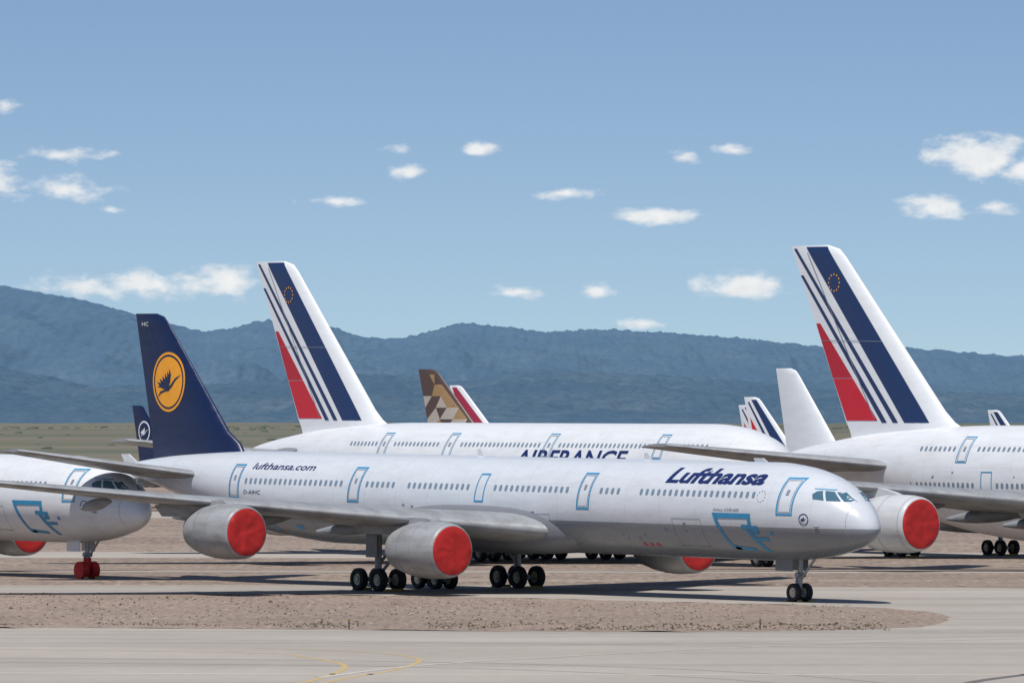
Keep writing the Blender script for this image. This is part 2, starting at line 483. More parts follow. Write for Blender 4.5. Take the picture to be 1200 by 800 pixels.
        decal('windscreen_tape', [[(2.44, 6.4), (3.45, 6.47), (3.5, 6.52), (2.4, 6.46)]], sf, TAPE, e, off=.022, sx=.2, sz=.12)
        decal('nose_emblem', ring(3.6, 4.75, .28, .33, 20) + crane(3.6, 4.75, .19), sf, NAVYT, e, off=.02, sx=.2, sz=.15)
        decal('radome_seam', [[(1.15, 3.4), (1.18, 3.4), (1.18, 5.5), (1.15, 5.5)]], sf, SEAM, e, off=.008, sz=.1)
        for a0 in (20, 36):
            part('antenna', *prism([(a0, 7.85), (a0+.7, 7.85), (a0+.7, 8.3), (a0+.4, 8.3)], 0, .03), fm, e, smooth=False)
        part('pitot_probe', *prism([(2.6, 4.3), (2.9, 4.3), (2.9, 4.36), (2.6, 4.36)], 2.1, .1), GREYL, e, smooth=False)
    # gear, wheel bottoms follow the ground although the body is pitched
    pit = math.tan(pitch)
    met, ty, hb = Acc(), Acc(), Acc()
    am = 39.6+ws
    for sd in (1, -1): bogie(am, sd*5.34, -pit*am, .69, .5, 2.0, 1.4, 3.4, met, ty, hb)
    if not short: bogie(am+1.4, 0, -pit*(am+1.4), .62, .45, 1.7, 1.1, 2.6, met, ty, hb)
    g = -pit*6.6
    for l in (-.42, .42): wheel(6.6, l, g+.54, .54, .38, ty, hb)
    met.add(cyl(V(6.6, -.45, g+.54), V(6.6, .45, g+.54), .1)); met.add(cyl(V(6.6, 0, g+.5), V(6.5, 0, 3.0), .15))
    met.add(cyl(V(6.6, 0, g+1.2), V(5.0, 0, 2.7), .08)); met.add(cyl(V(6.55, -.3, g+1.55), V(6.55, .3, g+1.55), .16)); met.add(cyl(V(6.9, 0, g+.8), V(6.85, 0, g+1.7), .06))
    part('landing_gear_struts', met.v, met.f, METAL, e)
    part('tyres', ty.v, ty.f, TYRE, e)
    part('wheel_hubs', hb.v, hb.f, HUB, e)
    ck = Acc()
    for l in (-.42, .42):
        for s2 in (-1, 1): ck.add(prism([(6.6+s2*.42, g+.01), (6.6+s2*.65, g+.01), (6.6+s2*.52, g+.14)], l, .15))
    for sd in (1, -1):
        gg = -pit*am
        for s2 in (-1, 1): ck.add(prism([(am+s2*1.5, gg+.01), (am+s2*1.75, gg+.01), (am+s2*1.62, gg+.16)], sd*5.34, .7))
    part('wheel_chocks', ck.v, ck.f, CHOCK, e, smooth=False)
    dr = Acc()
    for l in (-.55, .55): dr.add(box(V(7.3, l*1.05, 2.15), (1.5, .05, .85)))
    for sd in (1, -1): dr.add(box(V(am, sd*5.85, 2.5), (1.1, .06, 1.5)))
    if not short:
        for l in (-1.1, 1.1): dr.add(box(V(am+1.4, l, 2.0), (2.2, .05, .9)))
    part('gear_doors', dr.v, dr.f, fm, e, smooth=False)
    if redgear:
        rc = Acc()
        for l in (-.42, .42):
            rings = [[V(6.6+q*math.cos(2*math.pi*j/16), l+k2, g+.54+q*math.sin(2*math.pi*j/16)) for j in range(16)] for k2, q in ((-.24, .3), (-.23, .57), (.23, .57), (.24, .3))]
            rc.add(loft(rings))
        rc.add(cyl(V(6.6, 0, g+.6), V(6.55, 0, g+1.35), .26))
        part('wheel_covers', rc.v, rc.f, COVER, e)
    return e, F, S

# ------------------------------------------------------------------ double deck airliner
def double_decker(X, D, theta, ref, gz, lettering=True):
    e = empty('double_deck_airliner', X, D, theta, 1., 0., ref, gz)
    zc = 6.6
    tab = [(0, 0, -1.6, -1.6), (.5, 1.0, -.45, -2.6), (1.5, 1.85, .85, -3.15), (3, 2.55, 2.2, -3.6), (5, 3.1, 3.3, -3.92), (8, 3.47, 4.0, -4.15), (11, 3.57, 4.2, -4.2),
           (44, 3.57, 4.2, -4.2), (50, 3.4, 4.18, -3.75), (56, 2.95, 4.0, -2.7), (62, 2.25, 3.6, -1.3), (67, 1.45, 3.0, .1), (71, .75, 2.35, 1.1), (72.7, .25, 1.95, 1.5)]
    F = Fus(tab, zc)
    part('fuselage', *F.mesh(), WHITE, e)
    def zw(l): return 4.2+(l-3.5)*.108 if l < 30 else 7.06+(l-30)*.03
    def le(l): return 17.5+(l-3.5)*.72
    for sd in (1, -1):
        secs = [(1.5, 15.5, 23., 4.1, .13), (3.5, 17.5, 19.5, zw(3.5), .13), (14., le(14.), 13., zw(14), .115), (26, le(26), 7.6, zw(26), .1), (30, le(30), 6.2, zw(30), .1), (38.6, le(38.6), 3.9, zw(38.6), .09), (39.8, le(39.8)+.8, 2.8, zw(39.8), .08)]
        part('wing', *wing(secs, sd), WINGM, e)
        part('wingtip_fence', *prism([(le(39.8)+.8, zw(39.8)), (le(39.8)+3.6, zw(39.8)+.9), (le(39.8)+4.2, zw(39.8)+.9), (le(39.8)+3.8, zw(39.8)), (le(39.8)+4.2, zw(39.8)-.9), (le(39.8)+3.6, zw(39.8)-.9)], sd*39.85, .06), WHITE, e, smooth=False)
        ft = Acc()
        for l in (9., 13.5, 19., 24.5, 31.):
            ch = 13.-(l-14)*.45; a0 = le(l)+ch*.55
            rings = []
            for i in range(9):
                t = i/8; q = math.sin(math.pi*min(max(t, .03), .97))**.6
                rings.append([V(a0+ch*.62*t, sd*l+.35*q*math.cos(2*math.pi*j/10), zw(l)-.45-.5*t+.5*q*math.sin(2*math.pi*j/10)) for j in range(10)])
            ft.add(loft(rings))
        part('flap_track_fairings', ft.v, ft.f, WINGM, e)
        part('tailplane', *wing([(.8, 57., 10.5, 7.5, .1), (1.8, 57.8, 9.6, 7.7, .1), (14.8, 67.8, 4., 9.25, .09), (15.2, 68.4, 3., 9.3, .08)], sd), WINGM, e)
        engine(e, sd*14.9, 3.0, 21.3, 1.75, True, NACW, e, le(14.9), zw(14.9))
        engine(e, sd*25.7, 4.25, 29.6, 1.75, True, NACW, e, le(25.7), zw(25.7))
    fairing(e, 15, 46, 4.0, 4.3, 2.2, WHITE)
    secs = [(8.6, 51.8, 64.8, .1), (10.4, 52.9, 65.5, .1), (11.0, 54.1, 65.9, .1), (11.8, 55.1, 66.25, .1), (23.2, 65.9, 71.6, .09), (23.8, 66.6, 71.9, .08), (24.1, 67.8, 72., .06)]
    part('tail_fin', *fin_mesh(secs), FINW, e)
    S = fin_surf(secs)
    decal('fin_stripes_blue', [[(70.2, 24.), (67.8, 24.), (56.2, 10.96), (58.9, 10.96)], [(71.7, 23.9), (71.35, 23.9), (59.6, 10.96), (60.2, 10.96)], [(70.95, 21.9), (70.6, 21.9), (60.9, 10.96), (61.5, 10.96)]], S, AFBLUE, e, off=.02)
    decal('fin_stripes_red', [[(69.2, 18.3), (68.7, 18.3), (64.9, 14.25), (67.35, 14.25)]], S, AFRED2, e, off=.02)
    decal('fin_stripes_red', [[(67.32, 14.2), (64.86, 14.2), (62.0, 11.1), (65.8, 11.1)]], S, AFRED, e, off=.02)
    st = []
    for i in range(12):
        t = 2*math.pi*i/12
        st.append(disc(66.9+.62*math.cos(t), 21.3+.62*math.sin(t), .08, 6))
    decal('fin_stars', st, S, YEL, e, off=.04, sx=None, sz=None)
    decal('rudder_line', [[(62.3, 11.2), (62.38, 11.2), (70.05, 23.6), (69.97, 23.6)], [(61.5, 16.9), (68.6, 17.0), (68.6, 17.04), (61.5, 16.94)]], S, GREYL, e, off=.045)
    sf = F.surf
    doors_u = [14., 28., 41., 50.]
    wins = []
    a = 8.5
    while a < 55:
        if all(abs(a-d) > 1.1 for d in doors_u): wins.append(rwin(a, 9.1, .25, .34))
        if all(abs(a-d) > 1.1 for d in (8., 17., 32., 47.)): wins.append(rwin(a, 6.5, .27, .38))
        a += .533
    decal('cabin_windows', wins, sf, GLASS, e, sx=None, sz=None)
    tp = []
    for d in doors_u: tp += frame(d-.6, d+.6, 8.1, 10.0, .08)
    for d in (8., 17., 32., 47.): tp += frame(d-.6, d+.6, 5.5, 7.5, .08)
    decal('door_tape', tp, sf, TAPE if lettering else SEAM, e, off=.02)
    dl = []
    for d in doors_u: dl += frame(d-.42, d+.42, 8.22, 9.85, .04)+[rect(d, 9.1, .25, .32)]
    dl += [rect(random.uniform(44, 60), random.uniform(5.4, 7.6), random.uniform(.1, .25), random.uniform(.08, .15)) for _ in range(9)]
    decal('door_seams', dl, sf, GREYL, e, off=.025)
    if lettering: text('fuselage_lettering', 'AIRFRANCE', 31.7, 17.6, 7.4, 8.75, sf, NAVYT, e, shear=.1, bold=.02)
    met, ty, hb = Acc(), Acc(), Acc()
    for sd in (1, -1):
        bogie(32.5, sd*6.2, 0, .7, .52, 1.8, 1.4, 4.2, met, ty, hb)
        bogie(36.3, sd*2.6, 0, .7, .52, 1.7, 1.5, 3., met, ty, hb, rows=3)
    for l in (-.5, .5): wheel(5.2, l, .64, .64, .45, ty, hb)
    met.add(cyl(V(5.2, -.5, .64), V(5.2, .5, .64), .1)); met.add(cyl(V(5.2, 0, .6), V(5.1, 0, 3.2), .18)); met.add(cyl(V(5.2, 0, 1.5), V(3.6, 0, 3.4), .1))
    part('landing_gear_struts', met.v, met.f, METAL, e); part('tyres', ty.v, ty.f, TYRE, e); part('wheel_hubs', hb.v, hb.f, HUB, e)
    dr = Acc()
    for sd in (1, -1):
        dr.add(box(V(32.5, sd*7.1, 3.1), (1.8, .06, 2.))); dr.add(box(V(35.5, sd*4.2, 2.3), (4.2, .06, 1.6)))
        dr.add(box(V(5.6, sd*.8, 2.2), (2.2, .05, 1.1)))
    part('gear_doors', dr.v, dr.f, WHITE, e, smooth=False)
    return e

# ------------------------------------------------------------------ the parked fleet
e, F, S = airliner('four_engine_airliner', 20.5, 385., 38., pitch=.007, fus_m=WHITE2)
sf = F.surf
text('fuselage_lettering', 'Lufthansa', 15.9, 7.15, 6.62, 7.52, sf, NAVYT, e, shear=.22, bold=.035)
text('web_lettering', 'lufthansa.com', 57.0, 50.4, 6.8, 7.2, sf, NAVYT, e, shear=.15, bold=.012)
text('type_lettering', 'Airbus A340-600', 11.0, 8.7, 5.1, 5.28, sf, GREYL, e, shear=.15)
text('registration_lettering', 'D-AIHC', 57.3, 55.4, 5.25, 5.5, sf, NAVYT, e, shear=.1)
text('fin_lettering', 'HC', 72.2, 71.4, 15.8, 16.05, S, FINW, e)
decal('alliance_emblem', ring(6.95, 6.0, .3, .34, 20)[::2], sf, GREYL, e, off=.02, sx=None, sz=.15)
decal('belly_marks', [rect(a, 3.0, .35, .2) for a in (17., 17.6, 18.2)], sf, CRIM, e)

airliner('four_engine_airliner', -23.4, 436., 38., pitch=.004, livery='crane', redgear=True)
double_decker(-21.3, 569., 37., (72, 0), -1.1)
double_decker(20.9, 510., 39., (72, 0), -1.1)
airliner('twin_engine_airliner', 22.2, 574., 32., sc=.92, ref=(59, 0), gz=-1.1, short=True, livery='none', fin_m=FINW, engines=False)
airliner('twin_engine_airliner', -44.5, 800., 38., sc=.72, ref=(59, 0), gz=-1.1, short=True, livery='ring', fin_m=NAVY)
airliner('twin_engine_airliner', -12.2, 890., 48., sc=1.0, ref=(59, 0), gz=-1.1, short=True, livery='facets', fin_m=BROWN, covers=False)
airliner('twin_engine_airliner', -11.9, 1300., 50., sc=.925, ref=(59, 0), gz=-1.1, short=True, livery='crimson', fin_m=FINW, covers=False)
airliner('twin_engine_airliner', 27.2, 800., 42., sc=.78, ref=(59, 0), gz=-1.1, short=True, livery='stripes', fin_m=FINW, covers=False)
airliner('twin_engine_airliner', 29.2, 880., 42., sc=.72, ref=(59, 0), gz=-1.1, short=True, livery='stripes', fin_m=FINW, covers=False)
airliner('twin_engine_airliner', 62.7, 900., 42., sc=.68, ref=(59, 0), gz=-1.1, short=True, livery='stripes', fin_m=FINW, covers=False)

# ------------------------------------------------------------------ ground
def sstep(a, b, x):
    t = min(max((x-a)/(b-a), 0), 1); return t*t*(3-2*t)
def gz(y): return -1.1*sstep(448, 520, y)

def ground_mat(name, c1, c2, far=None, speck=.5, big=.03, fine=2.2, bump=.3, streak=None, sk=.55, fy=1., grain=0, patch=None):
    m, nt, b = newmat(name)
    tc = N(nt, 'ShaderNodeTexCoord'); P = tc.outputs['Object']
    n1 = N(nt, 'ShaderNodeTexNoise'); n1.inputs['Scale'].default_value = big; n1.inputs['Detail'].default_value = 6; n1.inputs['Roughness'].default_value = .6
    n2 = N(nt, 'ShaderNodeTexNoise'); n2.inputs['Scale'].default_value = fine; n2.inputs['Detail'].default_value = 4; n2.inputs['Roughness'].default_value = .75
    nt.links.new(P, n1.inputs['Vector']); nt.links.new(vmath(nt, 'MULTIPLY', P, (1, fy, 1)), n2.inputs['Vector'])
    f1 = math_(nt, 'MULTIPLY', math_(nt, 'SUBTRACT', n1.outputs[0], .35), 3.2, clamp=True)
    c = mix_(nt, f1, c1, c2)
    f2 = math_(nt, 'MULTIPLY', math_(nt, 'SUBTRACT', n2.outputs[0], .5), 3.0*speck, clamp=True)
    c = mix_(nt, f2, c, tuple(k*.42 for k in c1))
    f3 = math_(nt, 'MULTIPLY', math_(nt, 'SUBTRACT', .46, n2.outputs[0]), 3.0*speck, clamp=True)
    c = mix_(nt, f3, c, tuple(min(k*1.5, .8) for k in c1))
    if streak:
        mp = N(nt, 'ShaderNodeMapping'); mp.inputs['Scale'].default_value = (.012, .16, 1); nt.links.new(P, mp.inputs[0])
        mp.inputs['Rotation'].default_value = (0, 0, .05)
        n3 = N(nt, 'ShaderNodeTexNoise'); n3.inputs['Scale'].default_value = 1.; n3.inputs['Detail'].default_value = 5
        nt.links.new(mp.outputs[0], n3.inputs['Vector'])
        f4 = math_(nt, 'MULTIPLY', math_(nt, 'SUBTRACT', n3.outputs[0], .48), 5., clamp=True)
        c = mix_(nt, math_(nt, 'MULTIPLY', f4, sk), c, streak)
    if patch:
        n5 = N(nt, 'ShaderNodeTexNoise'); n5.inputs['Scale'].default_value = .35; n5.inputs['Detail'].default_value = 4; n5.inputs['Roughness'].default_value = .65
        nt.links.new(vmath(nt, 'MULTIPLY', P, (1, .18, 1)), n5.inputs['Vector'])
        f5 = math_(nt, 'MULTIPLY', math_(nt, 'SUBTRACT', n5.outputs[0], .52), 5., clamp=True)
        c = mix_(nt, math_(nt, 'MULTIPLY', f5, .6), c, patch)
    if grain:
        vo = N(nt, 'ShaderNodeTexNoise'); vo.inputs['Scale'].default_value = grain; vo.inputs['Detail'].default_value = 2
        nt.links.new(vmath(nt, 'MULTIPLY', P, (1, .12, 1)), vo.inputs['Vector'])
        g1 = math_(nt, 'MULTIPLY', math_(nt, 'SUBTRACT', vo.outputs[0], .56), 7, clamp=True)
        c = mix_(nt, math_(nt, 'MULTIPLY', g1, .6), c, tuple(k*.38 for k in c1))
        g2 = math_(nt, 'MULTIPLY', math_(nt, 'SUBTRACT', .42, vo.outputs[0]), 7, clamp=True)
        c = mix_(nt, math_(nt, 'MULTIPLY', g2, .55), c, tuple(k*1.6 for k in c1))
    if far:
        sp = N(nt, 'ShaderNodeSeparateXYZ'); nt.links.new(P, sp.inputs[0])
        mp = N(nt, 'ShaderNodeMapping'); mp.inputs['Scale'].default_value = (.0015, .006, 1); nt.links.new(P, mp.inputs[0])
        n4 = N(nt, 'ShaderNodeTexNoise'); n4.inputs['Scale'].default_value = 1.; n4.inputs['Detail'].default_value = 8; n4.inputs['Roughness'].default_value = .65
        nt.links.new(mp.outputs[0], n4.inputs['Vector'])
        fc = mix_(nt, math_(nt, 'MULTIPLY', math_(nt, 'SUBTRACT', n4.outputs[0], .4), 5., clamp=True), far[0], far[1])
        yy = math_(nt, 'MULTIPLY_ADD', math_(nt, 'SUBTRACT', n4.outputs[0], .5), 900., sp.outputs['Y'])
        ff = math_(nt, 'DIVIDE', math_(nt, 'SUBTRACT', yy, 1250), 250, clamp=True)
        c = mix_(nt, ff, c, fc)
    nt.links.new(c, b.inputs['Base Color'])
    b.inputs['Roughness'].default_value = .9
    b.inputs['Specular IOR Level'].default_value = .25
    if bump:
        bp = N(nt, 'ShaderNodeBump'); bp.inputs['Strength'].default_value = bump; bp.inputs['Distance'].default_value = .05
        nt.links.new(n2.outputs[0], bp.inputs['Height']); nt.links.new(bp.outputs[0], b.inputs['Normal'])
    return m

GRAVEL = ground_mat('gravel', (.26, .20, .155), (.195, .148, .118), far=((.095, .105, .07), (.16, .14, .10)), speck=.6, fine=1.2, fy=.3, streak=(.33, .28, .23), bump=0, grain=2.)
GRAVEL2 = ground_mat('gravel_fine', (.28, .215, .17), (.215, .163, .13), speck=.6, fine=2.6, fy=.4, bump=.2, streak=(.22, .17, .132), grain=3.2, patch=(.17, .125, .095))
PAVE = ground_mat('concrete_pavement', (.375, .335, .29), (.315, .28, .24), speck=.2, big=.05, fine=.9, fy=.4, bump=0, streak=(.255, .228, .197), sk=.7, patch=(.34, .31, .275))

ys = [-200, 100, 300, 440, 448, 456, 464, 472, 480, 488, 496, 504, 512, 520, 600, 800, 1200, 2000, 3500, 6000, 13000]
xs = [-7000, -2500, -800, -200, 0, 200, 800, 2500, 7000]
vs = [(x, y, gz(y)) for y in ys for x in xs]; nx = len(xs)
fs = [(j*nx+i, j*nx+i+1, (j+1)*nx+i+1, (j+1)*nx+i) for j in range(len(ys)-1) for i in range(nx-1)]
part('ground', vs, fs, GRAVEL, None, smooth=False)

def sheet(name, pts, z, m):
    bm = bmesh.new()
    f = bm.faces.new([bm.verts.new((x, y, 0)) for x, y in pts])
    bmesh.ops.triangulate(bm, faces=bm.faces)
    for y in ys[3:16]:
        bmesh.ops.bisect_plane(bm, geom=bm.verts[:]+bm.edges[:]+bm.faces[:], plane_co=(0, y, 0), plane_no=(0, 1, 0))
    for v in bm.verts: v.co.z = gz(v.co.y)+z
    bmesh.ops.triangulate(bm, faces=bm.faces)
    me = bpy.data.meshes.new(name); bmesh.ops.recalc_face_normals(bm, faces=bm.faces); bm.to_mesh(me); bm.free()
    me.materials.append(m)
    o = bpy.data.objects.new(name, me); scn.collection.objects.link(o); return o

def smooth_poly(pts, it=2):
    for _ in range(it):
        q = []
        for i in range(len(pts)):
            a, b = pts[i], pts[(i+1) % len(pts)]
            q += [(a[0]*.75+b[0]*.25, a[1]*.75+b[1]*.25), (a[0]*.25+b[0]*.75, a[1]*.25+b[1]*.75)]
        pts = q
    return pts
sheet('taxiway', [(-400, 120), (400, 120), (400, 402), (120, 403), (60, 409), (25, 420), (0, 425), (-400, 430)], .004, PAVE)
isl = smooth_poly([(-90, 350), (-20, 347), (0, 340.5), (13, 340), (21, 346), (23.6, 361), (22.5, 376), (15, 385), (5, 394), (-10, 405), (-45, 411), (-160, 414), (-160, 352)], 3)
q = []
for i in range(len(isl)):
    a, b = isl[i], isl[(i+1) % len(isl)]
    n = max(1, int(math.hypot(a[0]-b[0], a[1]-b[1])/.8))
    q += [(a[0]+(b[0]-a[0])*k/n, a[1]+(b[1]-a[1])*k/n) for k in range(n)]
isl = [(x+.3*noise.noise((x*.7, y*.7, 1)), y+1.6*noise.noise((x*.5, y*.3, 5))+1.2*noise.noise((x*1.7, y, 9))) for x, y in q]
sheet('gravel_island', isl, .010, GRAVEL2)
sheet('service_road', [(-400, 470), (-20, 462), (60, 455), (400, 448), (400, 457), (60, 464), (-20, 471), (-400, 480)], .004, PAVE)
sheet('service_road', [(-400, 560), (400, 530), (400, 548), (-400, 585)], .004, PAVE)
sheet('service_road', [(-700, 760), (700, 700), (700, 735), (-700, 800)], .004, PAVE)

YL = ground_mat('yellow_line', (.45, .33, .15), (.38, .29, .16), speck=.4, fine=1.5, bump=0)
WL = ground_mat('faded_line', (.46, .42, .37), (.40, .355, .30), speck=.4, fine=1.5, bump=0)
def ribbon(pts, w, m, name, z=.009):
    pts2 = []
    for i in range(len(pts)-1):
        p0 = pts[max(i-1, 0)]; p1 = pts[i]; p2 = pts[i+1]; p3 = pts[min(i+2, len(pts)-1)]
        for k in range(8):
            t = k/8
            pts2.append(tuple(.5*((2*p1[c])+(-p0[c]+p2[c])*t+(2*p0[c]-5*p1[c]+4*p2[c]-p3[c])*t*t+(-p0[c]+3*p1[c]-3*p2[c]+p3[c])*t**3) for c in (0, 1)))
    pts2.append(pts[-1])
    vs = []; fs = []
    for i, p in enumerate(pts2):
        a = Vector(pts2[max(i-1, 0)]); b = Vector(pts2[min(i+1, len(pts2)-1)]); d = (b-a).normalized(); n = Vector((-d.y, d.x))*w/2
        vs += [(p[0]+n.x, p[1]+n.y, gz(p[1])+z), (p[0]-n.x, p[1]-n.y, gz(p[1])+z)]
    for i in range(len(pts2)-1): fs.append((2*i, 2*i+1, 2*i+3, 2*i+2))
    part(name, vs, fs, m, None, smooth=False)
ribbon([(-30, 318), (-12.5, 312), (-9.2, 306), (-7.3, 297), (-7.6, 287), (-9, 276), (-12, 262)], .26, YL, 'taxiway_marking')
ribbon([(-12, 318), (-7.9, 314), (-5.4, 310), (-4.1, 303), (-4.9, 293), (-7.1, 282), (-9, 272), (-12, 258)], .26, YL, 'taxiway_marking')
ribbon([(-8, 284), (-4.4, 296), (1.5, 306), (12, 320), (24.7, 330), (60, 345)], .4, WL, 'taxiway_marking', z=.013)
ribbon([(-40, 292), (-14, 288), (20, 287), (60, 290)], .8, WL, 'taxiway_joint')
TAR = flat('tar', (.235, .205, .175), .9)
TARD = flat('tar_dark', (.12, .11, .10), .9)
ribbon([(22, 288), (19, 280), (17, 270)], .6, TARD, 'tar_seam')
ribbon([(-60, 335), (-20, 330), (5, 322), (22, 318), (60, 322)], .3, TAR, 'tyre_mark', z=.006)
ribbon([(-60, 312), (-25, 306), (-2, 300), (12, 286), (20, 262)], .35, TAR, 'tyre_mark', z=.007)
ribbon([(-60, 308), (-25, 301), (-4, 295), (9, 282), (16, 262)], .3, TAR, 'tyre_mark', z=.0075)
ribbon([(60, 352), (30, 338), (10, 325), (-8, 320), (-60, 322)], .3, TAR, 'tyre_mark', z=.0055)

# small edge markers of the taxiway
for (x, y) in ((-8.2, 343.5), (12.5, 344)):
    mk = bpy.data.objects.new('taxiway_edge_marker', None); scn.collection.objects.link(mk); mk.location = (x, y, 0)
    part('post', *cyl((0, 0, 0), (0, 0, .45), .035, 8), flat('marker_dark', (.08, .06, .05)), mk)
    part('cap', *cyl((0, 0, .45), (0, 0, .55), .06, 8), CHOCK, mk)

acc = Acc()
for _ in range(5200):
    x = random.uniform(-45, 23); y = random.uniform(346, 408)
    if random.random() < .5: y = random.uniform(342, 352)
    if noise.noise((x*.25, y*.08, 2)) < -.15: continue
    if y < 348-.36*max(x+20, 0)+1.5 or y > 392-(x-5)*.6 or (x > 19 and (y < 352 or y > 374)): continue
    h = random.uniform(.02, .08)*(1.8 if random.random() < .06 else 1); w = h*random.uniform(.6, 1.3)
    t = random.uniform(0, math.pi)
    for k in range(2):
        c, s = math.cos(t+k*1.5)*w, math.sin(t+k*1.5)*w
        acc.add(([(x-c, y-s, .008), (x+c, y+s, .008), (x+c*.3, y+s*.3, h), (x-c*.7, y-s*.7, h*.7)], [(0, 1, 2, 3)]))
part('dry_grass', acc.v, acc.f, flat('dry_weeds', (.15, .12, .075), .9), None, smooth=False)
acc = Acc()
for _ in range(700):
    x = random.uniform(-420, 420); y = random.choice([random.uniform(1700, 3200), random.uniform(2950, 3200)]); r = random.uniform(.3, 1.0)
    rings = []
    for i in range(5):
        ph = math.pi*i/8; rr = r*math.cos(ph)*random.uniform(.8, 1.3)*1.6+.05
        rings.append([(x+rr*math.cos(2*math.pi*j/7)*random.uniform(.8, 1.2), y+rr*math.sin(2*math.pi*j/7), -1.2+r*math.sin(ph)) for j in range(7)])
    acc.add(loft(rings))
part('distant_bushes', acc.v, acc.f, flat('bush_green', (.08, .095, .07), .9), None)

# ------------------------------------------------------------------ hills
prof = [(-900, 372), (-500, 345), (-200, 322), (0, 330), (50, 339), (110, 350), (165, 364), (205, 374), (255, 384), (300, 377), (335, 371), (375, 374), (430, 389), (470, 391), (505, 385), (545, 375), (590, 379), (640, 385), (690, 383), (740, 385), (800, 389), (880, 396), (950, 403), (1040, 404), (1110, 410), (1200, 417), (1500, 420), (2000, 400), (2600, 425)]
px = [p[0] for p in prof]; py = [p[1]-4 for p in prof]
prof2 = [(-900, 420), (0, 418), (150, 440), (330, 432), (450, 422), (520, 432), (640, 418), (760, 424), (870, 430), (980, 438), (1200, 446), (2600, 450)]
qx = [p[0] for p in prof2]; qy = [p[1] for p in prof2]
def hill(X, Y):
    n1 = noise.fractal((X*.0016, Y*.0016, 0), .9, 2.1, 5)
    n2 = noise.ridged_multi_fractal((X*.0034, Y*.0016, 3), .85, 2.1, 5, .95, 2.)
    h1 = (468-hermite(px, py, 600+8000*X/9500))/8000*9500
    s = sstep(0, 1, (Y-5200)/4300)*(1 if Y < 9500 else max(0, 1-(Y-9500)/3500))
    carve = (1.3-n2)*.36*(1-s)**.6*min(1, s*4)
    a = h1*max(s-carve, 0) + n1*6*s
    h2 = (468-hermite(qx, qy, 600+8000*X/5600))/8000*5600
    s2 = sstep(3300, 5600, Y) if Y < 5600 else max(0, 1-(Y-5600)/1500)
    b = h2*max(0, s2-(1.2-n2)*.4*(1-s2)*min(1, s2*4)) + n1*5*s2
    g = noise.noise((X*.03, Y*.012, 0))*2.8+noise.noise((X*.11, Y*.03, 4))*3.0+noise.noise((X*.3, Y*.1, 8))*2.0
    return max(a, b)+g*min(1, max(s, s2)*3)-4.5*(1-min(1, max(s, s2)*8))
HX, HY = 900, 150
vs = []
for j in range(HY):
    Y = 3300+(12000-3300)*(j/(HY-1))**1.1
    for i in range(HX):
        X = (-1 + 2*i/(HX-1)); X = 1150*X + 1150*X**5
        vs.append((X, Y, hill(X, Y)))
fs = [(j*HX+i, j*HX+i+1, (j+1)*HX+i+1, (j+1)*HX+i) for j in range(HY-1) for i in range(HX-1)]
m, nt, b = newmat('hill_forest_haze_tint')
tc = N(nt, 'ShaderNodeTexCoord')
def nz(sc, vec, det, ro):
    mp = N(nt, 'ShaderNodeMapping'); mp.inputs['Scale'].default_value = vec; nt.links.new(tc.outputs['Object'], mp.inputs[0])
    n = N(nt, 'ShaderNodeTexNoise'); n.inputs['Scale'].default_value = sc; n.inputs['Detail'].default_value = det; n.inputs['Roughness'].default_value = ro
    nt.links.new(mp.outputs[0], n.inputs['Vector']); return n.outputs[0]
f1 = math_(nt, 'MULTIPLY', math_(nt, 'SUBTRACT', nz(.008, (1, .4, 1.5), 6, .6), .44), 6, clamp=True)
f2 = math_(nt, 'MULTIPLY', math_(nt, 'SUBTRACT', nz(.12, (1, .25, 1.8), 4, .75), .46), 8, clamp=True)
f3 = math_(nt, 'MULTIPLY', math_(nt, 'SUBTRACT', nz(.022, (1, .3, 1.6), 5, .75), .52), 7, clamp=True)
c = mix_(nt, f1, (.056, .098, .145), (.078, .120, .158))  # forest tones, already tinted blue to stand in for haze
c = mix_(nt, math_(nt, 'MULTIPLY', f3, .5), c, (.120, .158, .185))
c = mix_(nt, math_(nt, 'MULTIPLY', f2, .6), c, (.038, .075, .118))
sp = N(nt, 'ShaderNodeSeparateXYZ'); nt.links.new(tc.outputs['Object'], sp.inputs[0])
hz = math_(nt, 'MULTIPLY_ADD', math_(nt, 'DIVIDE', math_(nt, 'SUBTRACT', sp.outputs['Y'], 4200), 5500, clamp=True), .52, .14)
c = mix_(nt, hz, c, (.098, .175, .262))  # aerial haze painted into the base colour, stronger with distance
nt.links.new(c, b.inputs['Base Color']); b.inputs['Roughness'].default_value = 1; b.inputs['Specular IOR Level'].default_value = 0
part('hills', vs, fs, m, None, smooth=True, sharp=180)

# ------------------------------------------------------------------ light and sky
SUN_EL, SUN_AZ = 64., 200.   # azimuth clockwise from +Y
az = rad(SUN_AZ)
sd = Vector((math.sin(az)*math.cos(rad(SUN_EL)), math.cos(az)*math.cos(rad(SUN_EL)), math.sin(rad(SUN_EL))))
L = bpy.data.lights.new('sun', 'SUN'); L.energy = 4.7; L.angle = rad(.5); L.color = (1., .965, .91)
lo = bpy.data.objects.new('sun', L); scn.collection.objects.link(lo)
lo.rotation_euler = sd.to_track_quat('Z', 'Y').to_euler(); lo.location = (0, 0, 100)

